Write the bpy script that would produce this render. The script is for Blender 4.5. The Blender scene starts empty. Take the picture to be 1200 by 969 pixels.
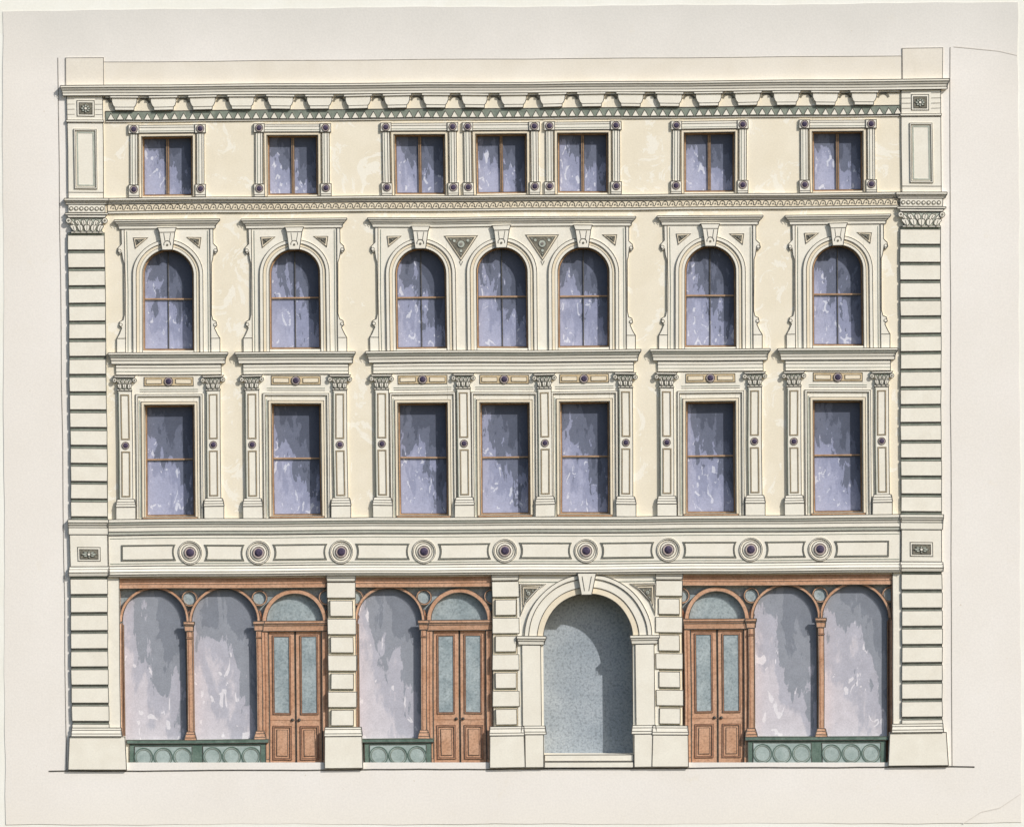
import bpy, math, random
random.seed(7)
S=0.02
K=0.92
YR=540
GY=900.0
DS=0.62   # relief is shallow: projection of mouldings relative to drawn size
# ---------------------------------------------------------------- coordinates (elevation units -> metres)
def slope(x): return 0.012-0.009*(x-70)/1045
def P(x,y,d=0.0):
    X=x+(y-YR)*slope(x)
    Y=y-(x-600)*(0.0075-0.0025*(y-100)/800)
    X+=0.28*math.sin(y*0.037+x*0.011)+0.18*math.sin(y*0.13+x*0.05)
    Y+=0.28*math.sin(x*0.031+y*0.017)+0.18*math.sin(x*0.11+1.3)
    if d>0: d*=DS
    return ((X-600)*S,-d*S,(GY-Y)*S)
# ---------------------------------------------------------------- materials
def lin(c):
    c=c/255.0
    return c/12.92 if c<=0.04045 else ((c+0.055)/1.055)**2.4
def col(r,g,b,k=None):
    k=K if k is None else k
    return (min(lin(r)*k,0.95),min(lin(g)*k,0.95),min(lin(b)*k,0.95),1)
MATS={}
def newmat(name,rough=0.85):
    m=bpy.data.materials.new(name); m.use_nodes=True
    nt=m.node_tree; b=nt.nodes['Principled BSDF']
    b.inputs['Roughness'].default_value=rough
    b.inputs['Specular IOR Level'].default_value=0.1
    MATS[name]=m
    return m,nt,b
def N(nt,t,**kw):
    n=nt.nodes.new(t)
    for k,v in kw.items(): setattr(n,k,v)
    return n
def noise(nt,vec,scale,detail=4,rough=0.6,dist=0.0):
    n=N(nt,'ShaderNodeTexNoise'); n.inputs['Scale'].default_value=scale
    n.inputs['Detail'].default_value=detail; n.inputs['Roughness'].default_value=rough
    n.inputs['Distortion'].default_value=dist
    nt.links.new(vec,n.inputs['Vector']); return n.outputs['Fac']
def ramp(nt,fac,stops,interp='LINEAR'):
    r=N(nt,'ShaderNodeValToRGB'); r.color_ramp.interpolation=interp
    e=r.color_ramp.elements
    while len(e)<len(stops): e.new(0.5)
    for i,(p,c) in enumerate(stops):
        e[i].position=p; e[i].color=c
    nt.links.new(fac,r.inputs['Fac']); return r.outputs['Color']
def mix(nt,fac,a,b,blend='MIX'):
    m=N(nt,'ShaderNodeMix',data_type='RGBA',blend_type=blend)
    if isinstance(fac,(int,float)): m.inputs[0].default_value=fac
    else: nt.links.new(fac,m.inputs[0])
    for i,v in ((6,a),(7,b)):
        if isinstance(v,tuple): m.inputs[i].default_value=v
        else: nt.links.new(v,m.inputs[i])
    return m.outputs[2]
def math_(nt,op,a,b=None):
    m=N(nt,'ShaderNodeMath',operation=op)
    for i,v in enumerate((a,b)):
        if v is None: continue
        if isinstance(v,(int,float)): m.inputs[i].default_value=v
        else: nt.links.new(v,m.inputs[i])
    return m.outputs[0]
def g(v): return (v,v,v,1)
def finish(nt,b,vec,colour,grain=0.07,bump=0.12,gscale=26,speck=0.0):
    f=noise(nt,vec,gscale,3,0.7)
    gr=ramp(nt,f,[(0.36,g(1-grain*1.4)),(0.64,g(1.0))])
    c=mix(nt,1.0,colour,gr,'MULTIPLY')
    if speck:
        s=noise(nt,vec,17,2,0.5)
        c=mix(nt,1.0,c,ramp(nt,s,[(0.36,g(1-speck)),(0.5,g(1.0))]),'MULTIPLY')
    nt.links.new(c,b.inputs['Base Color'])
    bp=N(nt,'ShaderNodeBump'); bp.inputs['Strength'].default_value=bump; bp.inputs['Distance'].default_value=0.01
    nt.links.new(f,bp.inputs['Height']); nt.links.new(bp.outputs['Normal'],b.inputs['Normal'])
def wash(name,c1,c2,scale=1.2,grain=0.07,rough=0.85,lo=0.35,hi=0.65,gscale=26,c3=None,speck=0.0):
    m,nt,b=newmat(name,rough)
    tc=N(nt,'ShaderNodeTexCoord').outputs['Object']
    f=noise(nt,tc,scale,6,0.62,0.4)
    c=ramp(nt,f,[(lo,col(*c1)),(hi,col(*c2))])
    if c3:
        f2=noise(nt,tc,scale*0.9+0.37,5,0.7,1.2)
        mk=ramp(nt,f2,[(0.57,g(0)),(0.585,g(1))])
        c=mix(nt,mk,c,col(*c3))
    finish(nt,b,tc,c,grain,gscale=gscale,speck=speck)
    return m
wash('wall_wash',(236,226,204),(230,219,195),1.1,0.05,c3=(239,232,215))
wash('stone_pale',(237,231,215),(230,223,206),2.0,0.05)
wash('stone_warm',(236,223,197),(229,214,186),2.0,0.06)
wash('parapet_wash',(230,222,207),(224,215,198),1.0,0.05)
wash('joint_green',(146,152,138),(120,128,116),6,0.1)  # joint colour, also used for painted shading lines along mouldings
wash('shade_green',(194,197,183),(170,175,161),5,0.1)
wash('band_green',(212,211,196),(198,199,184),3,0.08)  # grey-green shade painted onto the undercut moulding facets
wash('ink',(104,100,92),(76,74,70),9,0.1)
wash('ink_soft',(156,150,140),(128,122,114),7,0.1)
wash('wood_frame',(192,158,126),(168,132,100),6,0.12)
wash('door_wood',(214,172,142),(198,152,120),2.2,0.14,speck=0.2)
wash('door_wood_dark',(188,142,112),(164,118,92),4,0.14,speck=0.2)
wash('teal_glass',(178,188,188),(150,162,164),2.4,0.16,rough=0.5,speck=0.2)
wash('portal_grey',(172,180,186),(150,160,168),0.7,0.16,speck=0.24)
wash('riser_green',(116,134,122),(92,112,100),5,0.15)
wash('riser_panel',(178,190,184),(156,170,164),3,0.12)
wash('boss_purple',(92,80,100),(58,54,72),20,0.1,rough=0.4)
wash('boss_ring',(200,184,176),(172,156,148),12,0.1)
wash('tan_border',(216,196,160),(198,176,138),6,0.1)
wash('ornament_dark',(146,140,124),(108,104,92),14,0.2)
wash('body_stone',(200,190,165),(180,170,145),1.0,0.1)
wash('mount',(242,240,230),(236,233,220),0.6,0.03)
wash('sheet_crease',(224,217,206),(216,208,196),2,0.05)

def glass(name,light,mid,dark,deep,glint,edge,sc=2.3,fl=0.62,amp=0.95):
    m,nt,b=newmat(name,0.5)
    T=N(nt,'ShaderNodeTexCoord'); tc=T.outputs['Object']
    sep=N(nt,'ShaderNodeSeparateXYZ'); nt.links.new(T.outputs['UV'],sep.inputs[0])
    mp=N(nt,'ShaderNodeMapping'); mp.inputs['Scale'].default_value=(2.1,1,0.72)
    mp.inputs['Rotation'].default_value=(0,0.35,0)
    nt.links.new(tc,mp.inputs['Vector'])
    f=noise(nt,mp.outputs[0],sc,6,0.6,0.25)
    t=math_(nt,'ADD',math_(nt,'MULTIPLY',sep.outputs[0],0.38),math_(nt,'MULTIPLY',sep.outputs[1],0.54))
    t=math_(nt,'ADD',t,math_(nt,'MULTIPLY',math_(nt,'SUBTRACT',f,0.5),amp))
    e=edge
    c=ramp(nt,t,[(0.0,col(*light)),(e-0.20,col(*light)),(e-0.12,col(*mid)),(e-0.005,col(*mid)),(e+0.012,col(*dark)),(e+0.15,col(*dark)),(e+0.17,col(*deep)),(1.0,col(*deep))])  # dark and light reflection patches painted into the pane colour
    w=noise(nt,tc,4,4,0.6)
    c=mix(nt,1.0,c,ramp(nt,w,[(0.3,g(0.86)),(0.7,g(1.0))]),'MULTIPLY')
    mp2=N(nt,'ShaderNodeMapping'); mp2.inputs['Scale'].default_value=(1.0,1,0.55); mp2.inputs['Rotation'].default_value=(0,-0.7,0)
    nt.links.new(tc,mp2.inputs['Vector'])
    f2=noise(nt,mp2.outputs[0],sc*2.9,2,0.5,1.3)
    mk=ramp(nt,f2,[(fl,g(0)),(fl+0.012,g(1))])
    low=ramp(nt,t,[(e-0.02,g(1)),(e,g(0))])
    c=mix(nt,math_(nt,'MULTIPLY',math_(nt,'MULTIPLY',mk,low),0.8),c,col(*glint))  # pale reflection marks painted over the lighter part of the pane
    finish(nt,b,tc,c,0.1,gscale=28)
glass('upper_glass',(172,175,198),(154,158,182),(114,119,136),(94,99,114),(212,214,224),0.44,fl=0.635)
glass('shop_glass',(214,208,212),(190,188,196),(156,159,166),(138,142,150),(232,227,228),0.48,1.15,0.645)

def paper():
    m,nt,b=newmat('paper',0.9)
    tc=N(nt,'ShaderNodeTexCoord').outputs['Object']
    sep=N(nt,'ShaderNodeSeparateXYZ'); nt.links.new(tc,sep.inputs[0])
    f=noise(nt,tc,0.35,5,0.6)
    c=ramp(nt,f,[(0.3,col(238,232,223)),(0.7,col(232,225,214))])
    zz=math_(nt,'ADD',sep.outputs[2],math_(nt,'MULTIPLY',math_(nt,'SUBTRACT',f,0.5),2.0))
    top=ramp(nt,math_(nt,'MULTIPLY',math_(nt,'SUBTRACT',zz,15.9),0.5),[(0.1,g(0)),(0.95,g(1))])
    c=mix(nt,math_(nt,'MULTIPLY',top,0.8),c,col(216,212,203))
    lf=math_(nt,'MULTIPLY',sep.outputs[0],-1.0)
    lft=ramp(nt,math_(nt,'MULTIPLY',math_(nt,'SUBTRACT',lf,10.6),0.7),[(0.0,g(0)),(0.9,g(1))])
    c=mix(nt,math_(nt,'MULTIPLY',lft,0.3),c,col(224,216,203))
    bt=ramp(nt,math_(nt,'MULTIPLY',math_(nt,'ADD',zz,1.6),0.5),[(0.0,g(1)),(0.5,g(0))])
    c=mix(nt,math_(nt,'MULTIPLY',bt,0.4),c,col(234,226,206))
    f3=noise(nt,tc,1.3,6,0.7)
    st=ramp(nt,f3,[(0.62,g(0)),(0.76,g(1))])
    c=mix(nt,math_(nt,'MULTIPLY',st,0.35),c,col(224,212,186))
    sp=noise(nt,tc,9,2,0.5)
    c=mix(nt,math_(nt,'MULTIPLY',ramp(nt,sp,[(0.75,g(0)),(0.78,g(1))]),0.45),c,col(196,178,146))
    finish(nt,b,tc,c,0.05,0.15,gscale=22)
paper()
# ---------------------------------------------------------------- mesh accumulation
PARTS={}
CUR=None
def part(name,parent='office_building'):
    global CUR
    if name not in PARTS: PARTS[name]=dict(v=[],f=[],m=[],uv=[],mats=[],parent=parent)
    CUR=PARTS[name]
def face(pts,mat,uv=None):
    p=CUR
    if mat not in p['mats']: p['mats'].append(mat)
    n=len(p['v']); p['v'].extend(pts); p['f'].append(list(range(n,n+len(pts))))
    p['m'].append(p['mats'].index(mat)); p['uv'].append(uv or [(0,0)]*len(pts))
EPS=0
def eps():
    global EPS
    EPS=(EPS+1)%11
    return EPS*0.02
LO=0.28
def clean(poly):
    o=[]
    for p in poly:
        if not o or abs(p[0]-o[-1][0])+abs(p[1]-o[-1][1])>1e-4: o.append(p)
    if len(o)>1 and abs(o[0][0]-o[-1][0])+abs(o[0][1]-o[-1][1])<1e-4: o.pop()
    return o
def area(p): return sum(p[i][0]*p[(i+1)%len(p)][1]-p[(i+1)%len(p)][0]*p[i][1] for i in range(len(p)))/2
def inset(poly,w):
    n=len(poly); s=1 if area(poly)>0 else -1; out=[]
    for i in range(n):
        a=poly[i-1]; b=poly[i]; c=poly[(i+1)%n]
        l1=math.hypot(b[0]-a[0],b[1]-a[1]); l2=math.hypot(c[0]-b[0],c[1]-b[1])
        n1=(-(b[1]-a[1])/l1*s,(b[0]-a[0])/l1*s); n2=(-(c[1]-b[1])/l2*s,(c[0]-b[0])/l2*s)
        mx,my=n1[0]+n2[0],n1[1]+n2[1]; q=1+n1[0]*n2[0]+n1[1]*n2[1]
        q=max(q,0.35)
        out.append((b[0]+mx/q*w,b[1]+my/q*w))
    return out
def ringstrip(o,i,d,mat):
    n=len(o)
    for k in range(n):
        j=(k+1)%n
        face([P(*o[k],d),P(*o[j],d),P(*i[j],d),P(*i[k],d)],mat)
def sidewalls(poly,d0,d1,mat,closed=True):
    n=len(poly)
    for k in range(n if closed else n-1):
        j=(k+1)%n
        face([P(*poly[k],d0),P(*poly[j],d0),P(*poly[j],d1),P(*poly[k],d1)],mat)
LW=0.8
def subdiv(poly,step=60):
    o=[]
    for i in range(len(poly)):
        a=poly[i]; b=poly[(i+1)%len(poly)]
        k=max(1,int(math.hypot(b[0]-a[0],b[1]-a[1])//step))
        for t in range(k): o.append((a[0]+(b[0]-a[0])*t/k,a[1]+(b[1]-a[1])*t/k))
    return o
def prism(poly,d0,d1,mat,line=LW,lmat='ink',sides=True):
    poly=subdiv(clean(poly)); d1=d1+eps()
    face([P(*p,d1) for p in poly],mat)
    if sides: sidewalls(poly,d0,d1,mat)
    if line: ringstrip(poly,inset(poly,line),d1+LO,lmat)
def R(x0,y0,x1,y1): return [(x0,y0),(x1,y0),(x1,y1),(x0,y1)]
def rect(x0,y0,x1,y1,d0,d1,mat,line=LW,lmat='ink',**k): prism(R(x0,y0,x1,y1),d0,d1,mat,line,lmat,**k)
def frame(poly,w,d0,d1,mat,line=0.6,lmat='ink'):
    poly=subdiv(clean(poly)); ip=inset(poly,w); d1=d1+eps()
    ringstrip(poly,ip,d1,mat); sidewalls(poly,d0,d1,mat); sidewalls(ip,d0,d1,mat)
    if line:
        ringstrip(poly,inset(poly,line),d1+LO,lmat)
        ringstrip(inset(poly,w-line),ip,d1+LO,lmat)
def polyline(pts,d,w=LW,mat='ink'):
    pts=[p for i,p in enumerate(pts) if i==0 or p!=pts[i-1]]
    n=len(pts); L=[];Rr=[]
    for i in range(n):
        a=pts[max(0,i-1)]; b=pts[min(n-1,i+1)]
        l=math.hypot(b[0]-a[0],b[1]-a[1]) or 1
        nx,ny=-(b[1]-a[1])/l*w/2,(b[0]-a[0])/l*w/2
        L.append((pts[i][0]+nx,pts[i][1]+ny)); Rr.append((pts[i][0]-nx,pts[i][1]-ny))
    d=d+eps()
    for i in range(n-1):
        face([P(*L[i],d),P(*L[i+1],d),P(*Rr[i+1],d),P(*Rr[i],d)],mat)
def hline(x0,x1,y,d,w=LW,mat='ink'):
    k=max(1,int((x1-x0)//60)); polyline([(x0+(x1-x0)*i/k,y) for i in range(k+1)],d,w,mat)
def vline(x,y0,y1,d,w=LW,mat='ink'):
    k=max(1,int((y1-y0)//60)); polyline([(x,y0+(y1-y0)*i/k) for i in range(k+1)],d,w,mat)
def arc(cx,cy,r,a0,a1,n=20):
    return [(cx+r*math.cos(math.radians(a0+(a1-a0)*i/n)),cy-r*math.sin(math.radians(a0+(a1-a0)*i/n))) for i in range(n+1)]
def circ(cx,cy,r,n=20): return arc(cx,cy,r,0,360,n)[:-1]
def band(outer,inner,d0,d1,mat,line=LW,lmat='ink'):
    d1=d1+eps(); n=len(outer)
    for k in range(n-1):
        face([P(*outer[k],d1),P(*outer[k+1],d1),P(*inner[k+1],d1),P(*inner[k],d1)],mat)
    sidewalls(outer,d0,d1,mat,False); sidewalls(inner,d0,d1,mat,False)
    if line:
        polyline(outer,d1+LO,line,lmat); polyline(inner,d1+LO,line,lmat)
def disc(cx,cy,r,d0,d1,mat,line=0.7,n=18,dome=0):
    if dome:
        rs=[(r,0),(r*0.8,0.55),(r*0.45,0.9)]
        pr=None
        for rr,h in rs:
            c=[P(x,y,d1+dome*h) for x,y in circ(cx,cy,rr,n)]
            if pr is None: pr=c
            else:
                for i in range(n):
                    j=(i+1)%n; face([pr[i],pr[j],c[j],c[i]],mat)
                pr=c
        face(pr,mat)
        sidewalls(circ(cx,cy,r,n),d0,d1,mat)
    else: prism(circ(cx,cy,r,n),d0,d1,mat,line)
def mold(x0,x1,prof,mat,ex=0.7,base=0,lines=True,mats=None):
    k=max(1,int((x1-x0)//60))
    rows=[]
    for (y,d) in prof:
        e=(d-base)*ex; a=x0-e; b=x1+e
        rows.append([(a+(b-a)*i/k,y,d+base*0) for i in range(k+1)])
    for ri in range(len(rows)-1):
        A,B=rows[ri],rows[ri+1]
        mm=mats[ri] if mats else mat
        for i in range(k):
            face([P(*A[i]),P(*A[i+1]),P(*B[i+1]),P(*B[i])],mm)
        for s in (0,-1):
            a=A[s]; b=B[s]; c=x0 if s==0 else x1
            face([P(*a),P(*b),P(c,b[1],base),P(c,a[1],base)],mm)
    for r_ in (rows[0],rows[-1]):
        for i in range(k):
            face([P(*r_[i]),P(*r_[i+1]),P(r_[i+1][0],r_[i+1][1],base),P(r_[i][0],r_[i][1],base)],mat)
    if lines:
        for r_ in rows:
            pts=[(p[0],p[1]) for p in r_]; polyline(pts,r_[0][2]+0.3,0.75,'ink')
        for s in (0,-1):
            for ri in range(len(rows)-1):
                a=rows[ri][s]; b=rows[ri+1][s]; dd=max(a[2],b[2])+0.35
                if abs(a[1]-b[1])>0.3: polyline([(a[0],a[1]),(b[0],b[1])],dd,0.8,'ink')
def arch_outline(cx,hw,top,bot,n=24):
    sp=top+hw
    return [(cx-hw,bot)]+arc(cx,sp,hw,180,0,n)+[(cx+hw,bot)]
def rect_outline(cx,hw,top,bot): return [(cx-hw,bot),(cx-hw,top),(cx+hw,top),(cx+hw,bot)]
def wallrow(y0,y1,xl,xr,ops,d,mat,dback,arch=False,rmat=None):
    """wall face pierced by real openings; ops: (cx,hw,top,bot)"""
    d=d+eps(); x=xl
    def q(a,b,c,e):
        if c-a<0.05 or e-b<0.05: return
        face([P(*p,d) for p in subdiv(R(a,b,c,e))],mat)
    for (cx,hw,top,bot) in ops:
        q(x,y0,cx-hw,y1)
        q(cx-hw,bot,cx+hw,y1)
        if arch:
            sp=top+hw
            poly=[(cx-hw,y0),(cx+hw,y0)]+arc(cx,sp,hw,0,180,24)
            face([P(*p,d) for p in poly],mat)
            o=arch_outline(cx,hw,top,bot)
        else:
            q(cx-hw,y0,cx+hw,top); o=rect_outline(cx,hw,top,bot)
        sidewalls(subdiv(o),dback,d,rmat or mat,True)
        x=cx+hw
    q(x,y0,xr,y1)
def pane(poly,d,mat):
    poly=clean(poly); xs=[p[0] for p in poly]; ys=[p[1] for p in poly]
    a,b,c,e=min(xs),max(xs),min(ys),max(ys)
    face([P(*p,d) for p in poly],mat,[((p[0]-a)/(b-a),(e-p[1])/(e-c)) for p in poly])
def boss(cx,cy,r,d0,d):
    disc(cx,cy,r,d0,d,'boss_ring',0.8)
    disc(cx,cy,r*0.66,d,d+0.3,'boss_purple',0,dome=r*0.35)
def leaf(cx,y0,y1,w,d,lean=0):
    h=y1-y0
    prism([(cx,y1),(cx-w*0.4,y1-h*0.3),(cx-w*0.55+lean,y1-h*0.7),(cx-w*0.3+lean*1.5,y0),(cx+lean*1.8,y0+h*0.12),(cx+w*0.3+lean*1.5,y0),(cx+w*0.55+lean,y1-h*0.7),(cx+w*0.4,y1-h*0.3)],0,d,'stone_pale',0.7)
    polyline([(cx,y1-1),(cx+lean,y0+h*0.25)],d+0.4,0.6)
def capital(cx,y0,y1,hb,ht,d,n=4):
    h=y1-y0
    prism([(cx-ht,y0),(cx+ht,y0),(cx+ht*0.9,y0+h*0.16),(cx-ht*0.9,y0+h*0.16)],0,d+3,'stone_pale')
    prism([(cx-ht*0.85,y0+h*0.16),(cx+ht*0.85,y0+h*0.16),(cx+hb,y0+h*0.5),(cx+hb,y1),(cx-hb,y1),(cx-hb,y0+h*0.5)],0,d,'shade_green')
    for row in range(2):
        k=n if row else n+1
        for i in range(k):
            x=cx-hb+(2*hb)*(i+0.5)/k
            yy0=y0+h*(0.52 if row else 0.24); yy1=y1-h*(0.0 if row else 0.28)
            leaf(x,yy0,yy1,2*hb/k*0.95,d+1.2+row,(x-cx)*(0.12 if row else 0.22))
    for s in (-1,1):
        disc(cx+s*ht*0.88,y0+h*0.32,h*0.17,0,d+2.6,'stone_pale',0.7,12)
        disc(cx+s*ht*0.88,y0+h*0.32,h*0.07,0,d+3.2,'ornament_dark',0,8)
    rect(cx-hb-1,y1-1.2,cx+hb+1,y1+0.8,0,d+1.5,'stone_pale',0.5)
def rosette(cx,cy,hx,hy,d):
    rect(cx-hx,cy-hy,cx+hx,cy+hy,0,d,'stone_pale')
    rect(cx-hx+2.5,cy-hy+2.5,cx+hx-2.5,cy+hy-2.5,0,d+0.5,'ornament_dark',0.7)
    for a in range(0,360,45):
        ax=math.cos(math.radians(a)); ay=math.sin(math.radians(a))
        ex=(hx-4)*ax; ey=(hy-4)*ay; px,py=-ay*1.5,ax*1.5
        prism([(cx+ax,cy+ay),(cx+ex*0.6+px,cy+ey*0.6+py),(cx+ex,cy+ey),(cx+ex*0.6-px,cy+ey*0.6-py)],d,d+1.8,'shade_green',0.4)
    disc(cx,cy,2.0,d,d+2.6,'stone_pale',0.5,10)
def tri(pts,d,orn=True):
    prism(pts,0,d,'stone_warm',0.9)
    ip=inset(clean(pts),2.2)
    cx=sum(p[0] for p in ip)/3; cy=sum(p[1] for p in ip)/3
    prism(ip,d,d+0.5,'ornament_dark',0.4)
    rr=max(1.2,math.sqrt(abs(area(ip)))*0.24)
    disc(cx,cy,rr,d,d+1.5,'shade_green',0.6,12); disc(cx,cy,rr*0.4,d,d+2.4,'ink_soft',0,8)
    for p in ip:
        for f_,s_ in ((0.5,0.45),(0.74,0.26)):
            q=(cx+(p[0]-cx)*f_,cy+(p[1]-cy)*f_); disc(q[0],q[1],rr*s_,d,d+1.2,'shade_green',0.35,8)
def ushape(cx,ho,hi,yo,yi,yb,d0,d,mat,line=0.7):
    o=[(cx-ho,yb),(cx-ho,yo),(cx+ho,yo),(cx+ho,yb)]; i=[(cx-hi,yb),(cx-hi,yi),(cx+hi,yi),(cx+hi,yb)]
    d=d+eps()
    for k in range(3): face([P(*o[k],d),P(*o[k+1],d),P(*i[k+1],d),P(*i[k],d)],mat)
    sidewalls(o,d0,d,mat,False); sidewalls(i,d0,d,mat,False)
    for q,s in ((o,1),(i,-1)):
        a=line*s
        c=[(q[0][0]+a,yb),(q[1][0]+a,q[1][1]+a),(q[2][0]-a,q[2][1]+a),(q[3][0]-a,yb)]
        for k in range(3): face([P(*q[k],d+LO),P(*q[k+1],d+LO),P(*c[k+1],d+LO),P(*c[k],d+LO)],'ink')

# ================================================================ PARAPET
YR=80
part('parapet')
rect(120,69,1057,99,-2,0,'parapet_wash',0.8,'ink_soft')
rect(77,64,122,99,-2,1.0,'parapet_wash',0.8,'ink_soft')
rect(1057,60,1105,99,-2,1.0,'parapet_wash',0.8,'ink_soft')
# ================================================================ WALLS
TOP=[196,343,492,587.5,683,831.5,982]
ARC=[197,345.5,493.5,588.5,684,832.5,982]
SQ=[199,347.5,496,592,685.5,833,982]
GL=-12
part('walls')
YR=190
wallrow(97,236,100,1080,[(c,29.5,157,227) for c in TOP],0,'wall_wash',GL-1)
YR=350
wallrow(236,411,100,1080,[(c,30,290,408) for c in ARC],0,'wall_wash',GL-1,arch=True)
YR=540
wallrow(411,608,100,1080,[(c,29,472,603) for c in SQ],0,'wall_wash',GL-1)
YR=640
rect(100,606,1080,675,-1,0,'wall_wash',0)
# ================================================================ MAIN CORNICE
YR=100
part('main_cornice')
mold(79,1105,[(97,12),(99.5,12),(102.5,9.5),(106,8),(109,8)],'stone_pale',0.62)
mold(123,1055,[(109.2,3),(112,3)],'stone_pale',0)
x=146
while x<1045:
    w=15.5
    prism([(x-w,110),(x+w,110),(x+w-0.5,117),(x+w-2,121),(x+w-3.5,122.5),(x+w-4,126.5),(x-w+4,126.5),(x-w+3.5,122.5),(x-w+2,121),(x-w+0.5,117)],0,6.5,'stone_pale',0.8)
    hline(x-w+4,x+w-4,122.6,6.95,0.6)
    rect(x-w-1.5,109.2,x+w+1.5,112,0,8.6,'stone_pale',0.6)
    x+=45.6
x=146-22.8
while x<1052:
    polyline(arc(x,119,6.5,165,15,10),0.9,2.6,'ornament_dark')
    x+=45.6
rect(123,127,1055,138.5,0,0.8,'joint_green',0.8)
hline(123,1055,127.2,1.4,1.0)
x=125
while x<1048:
    prism([(x,137.6),(x+4.9,129.0),(x+9.8,137.6)],0.8,1.9,'stone_pale',0.7)
    x+=10.6
rect(123,138.4,1055,140.4,0,2.0,'stone_pale',0.6)
# ================================================================ CORNER PIERS TOP
YR=170
part('corner_piers')
for (a,b,e) in ((79,121.5,0),(1056,1103,1)):
    rect(a,109,b,231,-2,3,'stone_pale')
    c=(a+b)/2
    for k in range(4):
        yy=113+k*6
        for (u,v) in ((a+1,c-12),(c+12,b-1)): hline(u,v,yy,3.5,0.6,'ink_soft')
    hline(a,b,141,3.6,0.8); rect(a-1,137,b+1,140,0,4.5,'stone_pale',0.6)
    rosette(c+(1 if not e else -1),124,10.5,9.5,3.6)
    frame(R(c-13.5,148,c+13.5,218),2.2,3,5,'stone_pale')
    rect(c-10,151.5,c+10,214.5,3,3.5,'stone_pale',0.8)
    frame(R(c-10,151.5,c+10,214.5),1.5,3.5,4.1,'shade_green',0)
    hline(a,b,222,3.6,0.7)
YR=240
for (a,b) in ((80,124),(1054,1105)):
    mold(a,b,[(229,9),(231.5,9),(234,6),(236,5.2)],'stone_pale',0.5)
    rect(a,236,b,246,0,5,'stone_pale'); 
    x=a+4
    while x<b-3:
        disc(x,241,2.6,5,5.9,'ornament_dark',0,10); disc(x,241,1.4,5,6.5,'stone_pale',0,8); x+=6
    mold(a,b,[(246,6.5),(248,6.5)],'stone_pale',0.5)
    capital((a+b)/2,248.5,269,(b-a)/2-4,(b-a)/2+2,6,5)
YR=440
for (a,b) in ((81.5,125),(1055,1103)):
    rect(a,269,b,606,-2,3,'joint_green',0.8)
    y=272.0
    while y<604:
        h=17.6+random.uniform(-0.3,0.3)
        prism([(a,y),(b,y),(b,y+h),(a,y+h)],3,5.0,'stone_pale',0.7)
        hline(a,b,y+h+1.0,3.4,1.1,'ink')
        y+=20.85
# ================================================================ STRING COURSE
YR=240
part('upper_string_course')
mold(126,1053,[(229,7),(231.5,7),(234,3.6),(235.5,3)],'stone_pale',0)
rect(126,235.8,1053,244.5,0,1.6,'stone_warm',0.7)
x=130
while x<1049:
    polyline(arc(x+3,240.3,2.9,200,-40,7),2.2,0.8); 
    polyline([(x+5.3,241.9),(x+7.5,242.6),(x+8.6,240.5)],2.3,0.8)
    disc(x+3.2,240.8,1.0,1.6,2.5,'ornament_dark',0,7)
    x+=8.4
mold(126,1053,[(244.5,3),(247,3)],'stone_pale',0)
# ================================================================ WINDOWS helper
def sash(c,hw,top,bot,arch,mull,mid):
    o=arch_outline(c,hw,top,bot) if arch else rect_outline(c,hw,top,bot)
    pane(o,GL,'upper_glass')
    frame(o,2.4,GL,GL+2.2,'wood_frame',0.5)
    if mull: 
        w=mull
        if w>1: rect(c-w,top+2,c+w,bot-2,GL,GL+1.7,'wood_frame',0.45)
        else: rect(c-w,top+2,c+w,bot-2,GL,GL+1.2,'ink',0)
    if mid:
        rect(c-hw+2,mid-0.8,c+hw-2,mid+0.8,GL,GL+1.6,'wood_frame',0)
        hline(c-hw+2,c+hw-2,mid+1.1,GL+1.8,0.7)
YR=190
part('top_floor_windows')
for c in TOP:
    sash(c,29.5,157,227,False,1.9,None)
    vline(c,160,225,GL+2.3,0.7)
part('top_floor_window_surrounds')
for c in TOP:
    ushape(c,33.5,29.6,153.5,157,228,0,2,'stone_warm')
    rect(c-44,143.5,c+44,153.2,0,3,'stone_pale'); hline(c-36,c+36,146.5,3.4,0.6); hline(c-33,c+33,150.5,3.4,0.6,'joint_green')
    for s in (-1,1):
        x=c+s*39
        rect(x-4.6,153.2,x+4.6,214,0,2.6,'stone_pale'); vline(x-1.8,154,213,3.1,0.7,'joint_green'); vline(x+1.8,154,213,3.1,0.6)
        rect(x-6.6,143,x+6.6,153.6,0,4.4,'stone_pale'); boss(x,148.3,4.8,4.4,5.2)
        rect(x-6.6,213.5,x+6.6,228.8,0,4.4,'stone_pale'); boss(x,219,4.8,4.4,5.2)
        hline(x-6,x+6,226,4.9,0.6)
YR=350
part('arched_floor_windows')
for c in ARC:
    sash(c,30,290,408,True,0.5,347.5)
groups3=[[ARC[0]],[ARC[1]],ARC[2:5],[ARC[5]],[ARC[6]]]
part('arched_floor_window_surrounds')
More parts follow.
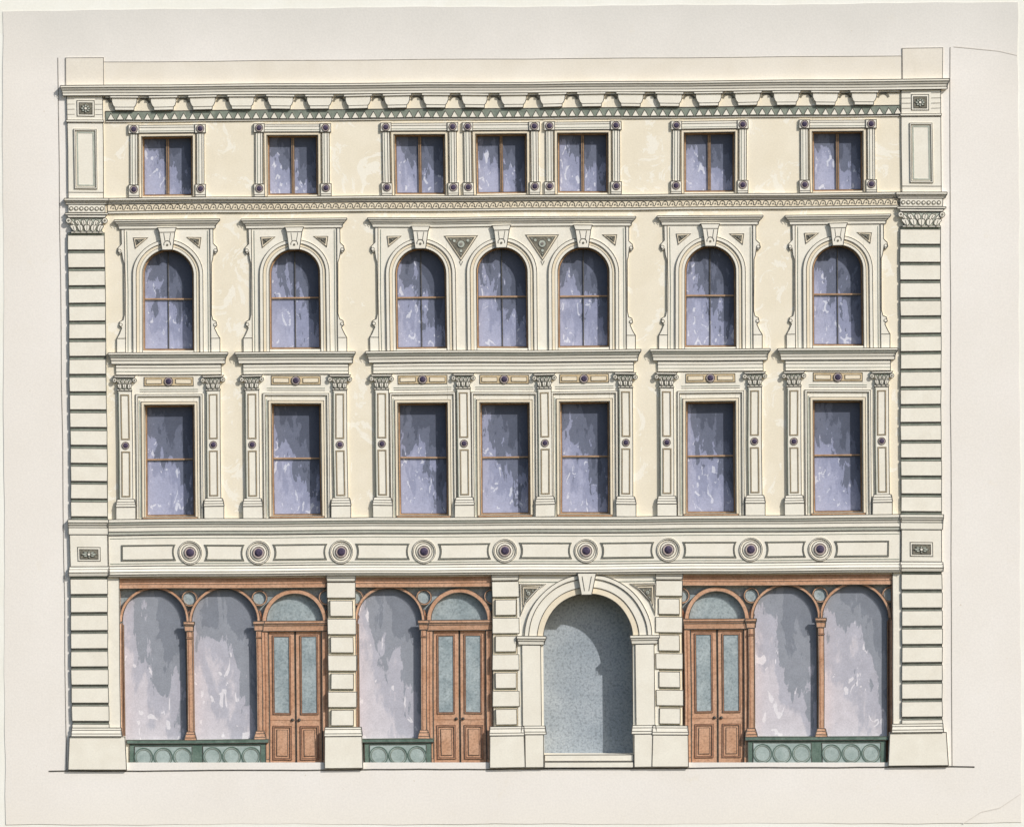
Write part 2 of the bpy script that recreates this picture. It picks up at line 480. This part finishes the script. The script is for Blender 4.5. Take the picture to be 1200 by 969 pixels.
for gr in groups3:
    c0,c1=gr[0],gr[-1]
    mold(c0-53,c1+53,[(254.5,8),(256.5,8),(259.5,5.5),(262,3.5),(265.5,3)],'stone_pale',1.1)
    wallrow(265.5,411,c0-50,c1+50,[(c,30,290,408) for c in gr],1.8,'stone_pale',0,arch=True)
    for s,cc in ((-1,c0),(1,c1)):
        pr=[(49.5,265.5),(54,266),(54,283),(58,287),(59,292),(56,296),(54,294),(53,301),(51.5,306),(51.5,366),(53,372),(57,374),(58,379),(55,382),(58,389),(61,394),(61,411),(49.5,411)]
        prism([(cc+s*a,b) for a,b in pr],0,3.0,'stone_pale',0.9)
        vline(cc+s*47,268,410,2.4,0.7,'joint_green')  # green shading line painted down the edge of the surround
        disc(cc+s*56,291,2.2,3,3.8,'stone_pale',0.6,10); disc(cc+s*55.5,378,2.2,3,3.8,'stone_pale',0.6,10)
        hline(min(cc+s*50,cc+s*61),max(cc+s*50,cc+s*61),394,3.5,0.7)
    for c in gr:
        sp=320
        def jamb(r): return [(c-r,411)]+arc(c,sp,r,180,0,24)+[(c+r,411)]
        band(jamb(41),jamb(37),0,4.6,'stone_pale',0.75)
        band(jamb(36.9),jamb(33.6),0,3.2,'stone_warm',0)
        band(jamb(33.5),jamb(30.1),0,2.6,'stone_pale',0.6)
        prism([(c-11.5,264),(c+11.5,264),(c+9.5,270),(c+6.5,291),(c-6.5,291),(c-9.5,270)],0,8.5,'stone_pale',0.9)
        polyline(arc(c,284,4,200,-20,9),9.1,0.8); polyline([(c-4,271),(c-2.5,281)],9,0.6); polyline([(c+4,271),(c+2.5,281)],9,0.6)
        disc(c,285,1.4,8.5,9.3,'ornament_dark',0,8)
        hline(c-9.5,c+9.5,270,9,0.8)
    tri([(c0-40,275.5),(c0-22,275.5),(c0-38,289)],2.4)
    tri([(c1+22,275.5),(c1+40,275.5),(c1+38,289)],2.4)
    for a,b in zip(gr[:-1],gr[1:]):
        m=(a+b)/2
        tri([(m-20,275.5),(m+20,275.5),(m,306)],2.4)
        polyline([(m-2,306),(m,311),(m+2,306)],2.5,0.8)
YR=540
part('second_floor_windows')
for c in SQ:
    sash(c,29,472,603,False,0,535.5)
part('second_floor_window_surrounds')
gidx=[[0],[1],[2,3,4],[5],[6]]
for gi in gidx:
    gr=[SQ[i] for i in gi]; c0,c1=gr[0],gr[-1]
    po=51.5 if len(gr)==1 else 48
    e=po+11.5
    pil=[c0-po]+[(a+b)/2 for a,b in zip(gr[:-1],gr[1:])]+[c1+po]
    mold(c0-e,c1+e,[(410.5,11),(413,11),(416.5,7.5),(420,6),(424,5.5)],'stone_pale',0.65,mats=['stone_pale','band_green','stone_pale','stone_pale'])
    rect(c0-e+1,424.2,c1+e-1,437,0,3.2,'stone_pale')
    hline(c0-e+1,c1+e-1,428.5,3.7,0.6); hline(c0-e+1,c1+e-1,433,3.7,0.6,'joint_green')
    wallrow(437,606,c0-e+4,c1+e-4,[(c,29,472,603) for c in gr],1.6,'stone_pale',0)
    for c in gr:
        ushape(c,39,36,459,462,605,0,4.0,'stone_pale')
        ushape(c,33,29.1,467.5,471.5,605,0,3.0,'stone_warm')
        vline(c-34.6,466,604,2.2,1.4,'shade_green')  # strip of shade painted down the left side of the architrave
        rect(c-29,438.8,c+29,449.6,0,2.4,'tan_border',0.8)
        for s in (-1,1):
            a,b=sorted((c+s*8,c+s*26.5)); rect(a,441.4,b,447,2.4,3.1,'stone_warm',0.6)
        boss(c,444.2,5.4,2.4,3.8)
        hline(c-34,c+34,453.5,2.1,0.8,'joint_green'); hline(c-34,c+34,456,2.1,0.6)
        rect(c-32,603.2,c+32,606,0,3.5,'wood_frame',0.5)
    for x in pil:
        rect(x-8.6,455,x+8.6,584,0,5,'stone_pale')
        frame(R(x-5.2,459.5,x+5.2,512.5),1.5,5,5.5,'tan_border',0.45)
        frame(R(x-5.2,526,x+5.2,579.5),1.5,5,5.5,'tan_border',0.45)
        vline(x-7.3,457,583,5.6,0.9,'joint_green')  # shade on the pilaster's left edge, painted as a green line
        boss(x,519.2,4.6,5,5.9)
        capital(x,437.3,454.5,8.0,13.2,5.2,3)
        mold(x-9,x+9,[(582,6),(585,7),(588,7.5),(591,8)],'stone_pale',1.0,base=5)
        rect(x-12,591,x+12,606,0,7.6,'stone_pale')
# ================================================================ LOWER STRING COURSE / FRIEZE
YR=640
part('shopfront_frieze')
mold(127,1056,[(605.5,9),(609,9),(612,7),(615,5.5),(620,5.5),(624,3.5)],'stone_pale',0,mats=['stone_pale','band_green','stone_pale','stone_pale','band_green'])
rect(127,624.2,1056,661,0,2,'stone_pale')
hline(129,1054,628.2,2.5,0.7,'joint_green'); hline(129,1054,657.8,2.5,0.8,'joint_green')
CB=[222.5,303,400,497,592,687,783,879.5,961]
for c in CB:
    frame(circ(c,645.3,14,28),2.0,2,3.6,'stone_pale',0.6)
    disc(c,645.3,10,2,2.6,'stone_pale',0.8,24)
    boss(c,645.3,7.2,2.6,4.2)
edges=[142]+CB+[1042]
for i in range(len(edges)-1):
    a,b=edges[i],edges[i+1]
    r=19
    aa=math.degrees(math.asin(9.5/r))
    left=[(a,654.8),(a,635.8)] if i==0 else arc(a,645.3,r,-aa,aa,8)
    right=[(b,635.8),(b,654.8)] if i==len(edges)-2 else arc(b,645.3,r,180-aa,180+aa,8)
    poly=left+right
    frame(poly,1.8,2,3.0,'shade_green',0.7)
    prism(inset(clean(poly),2.0),2,2.4,'stone_pale',0)
mold(127,1056,[(661,3),(664,5.5),(667.5,10),(670.5,10),(673,8)],'stone_pale',0)
for (a,b) in ((82,127),(1056,1104)):
    mold(a,b,[(605.5,10),(609,10),(612,8),(615,6.5),(623,6)],'stone_pale',0.15)
    rect(a,623,b,661,-2,5,'stone_pale'); rosette((a+b)/2,646,13.5,8.5,5.5)
    mold(a,b,[(661,6),(664,8),(667.5,10.6),(672,8)],'stone_pale',0.15)
# ================================================================ GROUND FLOOR
YR=780
part('ground_floor_piers')
for (a,b,wa,wb) in ((84,127,84,141),(1057,1104,1046,1104)):
    rect(wa,672,wb,860,-6,1.5,'stone_pale',0.8)
    rect(a,672,b,853,0,3.5,'joint_green')
    y=675
    while y<846:
        rect(a-0.5,y,b+0.5,y+18.2,3.5,5.6,'stone_pale',0.7); hline(a,b,y+19.6,4.0,1.1)
        y+=21.3
    mold(wa+1,wb-1,[(850,6.8),(853,7),(857,8.5),(860,9)],'stone_pale',0.35,base=2)
    prism([(wa-4,860),(wb+5,860),(wb+7,899.5),(wa-6,899.5)],-6,6,'stone_pale',0.9)
def pier(cx,w,base):
    rect(cx-w-2,672,cx+w+2,862,-8,-0.8,'stone_warm',0.6)
    mold(cx-w-1,cx+w+1,[(673,5),(676,5),(680,3.5)],'stone_pale',0.3,base=0)
    y=681; k=0
    while y<845:
        ww=w+2.5 if k%2==0 else w-1.0
        rect(cx-ww,y,cx+ww,y+18.6,-0.8,2.2,'stone_pale',0.75); hline(cx-w+1,cx+w-1,y+19.9,-0.3,1.1,'joint_green')
        y+=21.3; k+=1
    mold(base[0]+2,base[1]-2,[(850.5,4.5),(853,5),(858,6.5),(861,7)],'stone_pale',0.35,base=0.5)
    prism([(base[0],861),(base[1],861),(base[1]+0.8,899),(base[0]-0.8,899)],-8,6.5,'stone_pale',0.9)
pier(401,14.5,(380,424))
pier(593,13.5,(573,614))
pier(784.5,13.5,(764,806))
def riser(x0,x1,n):
    rect(x0-3,864.5,x1+3,869,-8,0.8,'riser_green',0.7)
    rect(x0,869,x1,899.5,-10,-1.8,'riser_green',0.8)
    k=n; w=(x1-x0)/k
    for i in range(k):
        a=x0+i*w+6; b=x0+(i+1)*w-6
        rect(a,871.5,b,897.5,-1.8,-1.4,'riser_panel',0.8)
        r=(b-a)/6.0
        for j in range(3):
            c=a+r*(2*j+1)
            frame(circ(c,884.5,r-0.1,26),1.1,-1.4,-0.9,'riser_green',0.0)
            frame(circ(c,884.5,r-2.2,22),0.7,-1.4,-1.0,'joint_green',0.0)
def column(x,w=3.6):
    rect(x-w,737,x+w,858,-11,-2.5,'door_wood',0.7)
    vline(x-w*0.3,738,857,-2.1,0.8,'door_wood_dark')
    mold(x-w-0.5,x+w+0.5,[(726,-0.5),(729,-0.5),(731,-1.5),(737,-2.0)],'door_wood',1.0,base=-3)
    mold(x-w,x+w,[(855,-1.8),(858,-1),(862,0.3),(865,0.5)],'door_wood',1.0,base=-3)
    rect(x-w-0.3,744,x+w+0.3,746,-3,-1.7,'door_wood_dark',0.4)
def shoparch(cx,r,sp=726):
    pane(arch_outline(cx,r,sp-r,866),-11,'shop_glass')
    o=[(cx-r-3.6,sp)]+arc(cx,sp,r+3.6,180,0,28)+[(cx+r+3.6,sp)]
    i=[(cx-r-0.2,sp)]+arc(cx,sp,r+0.2,180,0,28)+[(cx+r+0.2,sp)]
    band(o,i,-11,-5,'door_wood',0.7)
    rect(cx-r-0.5,864.5,cx+r+0.5,867,-11,-5,'shade_green',0.5)
    band([(cx-r,730),(cx-r,865)],[(cx-r+1.2,730),(cx-r+1.2,865)],-11,-9.5,'wood_frame',0.4)
    band([(cx+r,730),(cx+r,865)],[(cx+r-1.2,730),(cx+r-1.2,865)],-11,-9.5,'wood_frame',0.4)
def door(cx):
    sp=727
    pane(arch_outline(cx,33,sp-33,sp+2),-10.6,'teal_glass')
    o=[(cx-38,sp)]+arc(cx,sp,38,180,0,28)+[(cx+38,sp)]
    i=[(cx-33,sp)]+arc(cx,sp,33,180,0,28)+[(cx+33,sp)]
    band(o,i,-11,-4,'door_wood',0.7)
    for s in (-1,1):
        a,b=sorted((cx+s*31,cx+s*39)); rect(a,738,b,899,-11,-4.5,'door_wood',0.7)
        vline(cx+s*35,740,898,-4.0,0.8,'door_wood_dark')
        a,b=sorted((cx+s*30.6,cx+s*39.6)); rect(a,888,b,899.3,-11,-3.6,'door_wood',0.6)
    mold(cx-38,cx+38,[(726,-1.6),(729,-1.6),(731.5,-2.6),(738,-3.4)],'door_wood',0.8,base=-4)
    for s in (-1,1):
        a,b=sorted((cx+s*0.4,cx+s*31)); rect(a,738,b,899,-11,-7,'door_wood',0.7)
        a,b=sorted((cx+s*5.5,cx+s*26.5))
        frame(R(a,743,b,836),2,-7,-6.1,'door_wood_dark',0.4)
        rect(a+2,745,b-2,834,-7,-6.6,'teal_glass',0)
        frame(R(a-0.5,849,b+0.5,889),2.2,-7,-6.1,'door_wood_dark',0.4)
        rect(a+4,853.5,b-4,884.5,-7,-6.4,'door_wood',0.5)
        disc(cx+s*4,842,1.9,-7,-6,'ink',0,10,dome=1.5)
    hline(cx-30,cx+30,842.5,-6.6,0.4,'door_wood_dark')
def spand(x,r=9.5,y=699):
    frame(circ(x,y,r,22),2.2,-9,-5.5,'door_wood',0.6)
    disc(x,y,r-2.1,-9,-7.5,'teal_glass',0,20)
    prism([(x,712),(x+4,722),(x,732),(x-4,722)],-9,-6.5,'door_wood_dark',0.5)
def bay(x0,x1,arches,doors,circs,cols,rz):
    rect(x0,684,x1,728,-14,-11.6,'teal_glass',0)
    rect(x0,728,x1,899,-14,-11.8,'door_wood_dark',0)
    rect(x0,673,x1,685,-12,-2,'door_wood',0.8); hline(x0,x1,677,-1.6,0.7,'door_wood_dark'); 
    rect(x0,682,x1,687.5,-12,-1.2,'door_wood',0.6)
    for c,r in arches: shoparch(c,r)
    for c in circs: spand(c)
    for c in doors: door(c)
    for c in cols: column(c)
    riser(*rz)
    rect(x0,687.6,x0+2.2,727,-12,-5,'door_wood',0.4); rect(x1-2.2,687.6,x1,727,-12,-5,'door_wood',0.4)
part('shopfronts')
bay(139,386,[(181.5,37.5),(264,38)],[346],[222.5,305,383.5],[222.5,304],(150,311,2))
rect(139,728,143,866,-11,-3,'door_wood',0.6)
rect(141,866,150,899.5,-11,-3,'stone_pale',0)
bay(415,579,[(457,37.5)],[538.5],[497.5,417.5,577],[496.5],(426,505,1))
rect(415,728,419,866,-11,-3,'door_wood',0.6)
bay(798,1047,[(921.5,37.5),(1003,38)],[841],[881.5,962,1044,800],[880.5,962.5],(876,1038,2))
rect(1043,728,1047,866,-11,-3,'door_wood',0.6)
part('entrance_portal')
cx=689.5; sp=748; r=52.5
poly=[(cx-83,674),(cx+83,674),(cx+83,sp),(cx+r,sp)]+arc(cx,sp,r,0,180,32)+[(cx-r,sp),(cx-83,sp)]
d=0.6
face([P(*p,d) for p in clean(poly)],'stone_pale')
for s in (-1,1):
    a,b=sorted((cx+s*r,cx+s*83)); face([P(*p,d) for p in R(a,sp,b,895)],'stone_pale')
sidewalls(arch_outline(cx,r,sp-r,893,32),-36,d,'stone_warm',True)
pane(arch_outline(cx,r+1,sp-r-1,893,32),-35,'portal_grey')
def ar(R_): return arc(cx,sp,R_,180,0,36)
band(ar(75),ar(70),0,5,'stone_pale',0.9)
band(ar(69.9),ar(60),0,3.2,'stone_pale',0.7)
band(ar(59.9),ar(52.6),0,2.2,'stone_warm',0.7)
hline(cx-82,cx+82,682,1.2,0.9,'joint_green')
for s in (-1,1):
    frame([(cx+s*80,684),(cx+s*49,684),(cx+s*60,692),(cx+s*72,705),(cx+s*79,722)],2,0.4,2.6,'stone_pale',0.6)
    tri([(cx+s*77,687),(cx+s*55,687),(cx+s*76.5,711)],2.2)
prism([(cx-13,671),(cx+10,671),(cx+4.5,697),(cx-8,697)],0,11,'stone_pale',0.9)
polyline([(cx-7,675),(cx-4,692)],11.6,0.7); polyline([(cx+4,675),(cx+1,692)],11.6,0.7)
for s in (-1,1):
    a,b=sorted((cx+s*54,cx+s*79))
    mold(a,b,[(745,7),(748,7),(751,5),(755,4)],'stone_pale',0.7)
    rect(a+1,755,b-1,851,0,3,'stone_pale')
    a,b=sorted((cx+s*53.5,cx+s*76))
    mold(a,b,[(850,4),(853,4.6),(857,5.6),(860,6)],'stone_pale',0.6)
    a,b=sorted((cx+s*52.8,cx+s*75.2))
    rect(a,860,b,899,-20,6.0,'stone_pale')
rect(cx-52.6,884,cx+52.6,892,-36,1.5,'stone_pale',0.8)
rect(cx-52.6,892.3,cx+52.6,899.5,-36,4.2,'stone_pale',0.8)
# ================================================================ BUILDING BODY (real mass behind the front)
part('building_body')
YR=540
def body(x0,y0,x1,y1,da,db):
    A=[P(*p,da) for p in R(x0,y0,x1,y1)]; B=[P(*p,db) for p in R(x0,y0,x1,y1)]
    face(A,'body_stone'); face(B,'body_stone')
    for k in range(4):
        j=(k+1)%4; face([A[k],A[j],B[j],B[k]],'body_stone')
body(86,75,1100,899,-40,-420)
for (x0,x1) in ((86,90),(1096,1100)): body(x0,75,x1,899,-3,-39.8)
body(90.1,75,1095.9,79,-3,-39.8)
# ================================================================ GROUND LINE, SHEET, MOUNT
part('ground_line',None)
YR=900
k=40
pts=[(57+(1142-57)*i/k,900.6) for i in range(k+1)]
o=[(x,y-0.7) for x,y in pts]; i_=[(x,y+0.7) for x,y in pts]
band(o,i_,-1,0.3,'ink',0)
part('ruled_outline','drawing_sheet')
YR=540
vline(73.6,64,900,0.0,0.8,'ink_soft'); vline(1114.5,60,900,0.0,0.8,'ink_soft')

def PX(x,y,d): return ((x-600)*S,-d*S,(GY-y)*S)
part('sheet','drawing_sheet')
hx0,hx1,hy0,hy1=95,1090,80,893
def edge(t,seed): return 0.5*math.sin(t*0.021+seed)+0.35*math.sin(t*0.083+seed*2)+0.2*math.sin(t*0.31+seed)
nseg=60
def lerp(a,b,t): return a+(b-a)*t
hole=[];out=[];
for i in range(nseg): t=i/nseg; out.append((lerp(3,1193,t),lerp(13,3,t)+edge(1190*t,1))); hole.append((lerp(hx0,hx1,t),hy0))
for i in range(nseg): t=i/nseg; out.append((lerp(1193,1197,t)+edge(960*t,3),lerp(3,964,t))); hole.append((hx1,lerp(hy0,hy1,t)))
for i in range(nseg): t=i/nseg; out.append((lerp(1197,6,t),lerp(964,966,t)+edge(1190*t,5))); hole.append((lerp(hx1,hx0,t),hy1))
for i in range(nseg): t=i/nseg; out.append((lerp(6,3,t)+edge(950*t,7),lerp(966,13,t))); hole.append((hx0,lerp(hy1,hy0,t)))
M=8
def cock(x,y):
    e=min(1.0,max(0.0,max(40-x,x-1150,40-y,y-925)/60.0))
    return -0.3+e*(0.35*math.sin(x*0.012+1)*math.sin(y*0.015)+0.1)
grid=[[ (lerp(hole[a][0],out[a][0],m/M),lerp(hole[a][1],out[a][1],m/M)) for m in range(M+1)] for a in range(4*nseg)]
for a in range(4*nseg):
    b=(a+1)%(4*nseg)
    for m in range(M):
        q=[grid[a][m],grid[b][m],grid[b][m+1],grid[a][m+1]]
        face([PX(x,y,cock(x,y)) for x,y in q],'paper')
    face([PX(*grid[a][M],cock(*grid[a][M])),PX(*grid[b][M],cock(*grid[b][M])),PX(*grid[b][M],-0.7),PX(*grid[a][M],-0.7)],'paper')
part('creases','drawing_sheet')
def crease(pts,w):
    for a,b in zip(pts[:-1],pts[1:]):
        face([PX(a[0],a[1]-w/2,0.25),PX(b[0],b[1]-w/2,0.25),PX(b[0],b[1]+w/2,0.25),PX(a[0],a[1]+w/2,0.25)],'sheet_crease')
crease([(1118,55),(1140,57),(1170,60),(1192,65)],0.9)
crease([(1128,965),(1150,951),(1172,946),(1196,930)],1.2)
part('mount_board',None)
mx0,mx1,my0,my1=-500,1700,-350,1320
for q in (R(mx0,my0,mx1,hy0),R(mx0,hy1,mx1,my1),R(mx0,hy0,hx0,hy1),R(hx1,hy0,mx1,hy1)):
    face([PX(x,y,-0.8) for x,y in q],'mount')
# ---------------------------------------------------------------- build objects
def empty(name):
    e=bpy.data.objects.new(name,None); bpy.context.scene.collection.objects.link(e); return e
parents={'office_building':empty('office_building'),'drawing_sheet':empty('drawing_sheet')}
for name,p in PARTS.items():
    me=bpy.data.meshes.new(name); me.from_pydata(p['v'],[],p['f'])
    for m in p['mats']: me.materials.append(MATS[m])
    me.polygons.foreach_set('material_index',p['m'])
    uvl=me.uv_layers.new(name='UVMap')
    flat=[c for f in p['uv'] for uv in f for c in uv]
    uvl.data.foreach_set('uv',flat)
    me.update()
    ob=bpy.data.objects.new(name,me); bpy.context.scene.collection.objects.link(ob)
    if p['parent']: ob.parent=parents[p['parent']]
# ---------------------------------------------------------------- light
from mathutils import Vector
sd=Vector((1,-1,1)).normalized()
L=bpy.data.lights.new('sun','SUN'); L.energy=4.0; L.angle=math.radians(0.6); L.color=(1.0,0.97,0.935)
so=bpy.data.objects.new('sun',L); bpy.context.scene.collection.objects.link(so)
so.rotation_euler=(-sd).to_track_quat('-Z','Y').to_euler(); so.location=(20,-20,30)
w=bpy.data.worlds.new('World'); bpy.context.scene.world=w; w.use_nodes=True
nt=w.node_tree; bg=nt.nodes['Background']; sk=nt.nodes.new('ShaderNodeTexSky'); sk.sky_type='NISHITA'; sk.sun_disc=False
sk.sun_elevation=math.asin(sd.z); sk.sun_rotation=math.radians(135)
nt.links.new(sk.outputs[0],bg.inputs[0]); bg.inputs[1].default_value=0.15
cam=bpy.data.cameras.new('camera'); co=bpy.data.objects.new('camera',cam); bpy.context.scene.collection.objects.link(co)
D=150
co.location=(0,-D,(GY-484.5)*S); co.rotation_euler=(math.radians(90),0,0)
cam.sensor_width=36; cam.lens=36*D/(1200*S); cam.clip_end=2000; cam.clip_start=1
bpy.context.scene.camera=co
sc=bpy.context.scene
sc.view_settings.view_transform='Standard'; sc.view_settings.look='None'; sc.view_settings.exposure=0
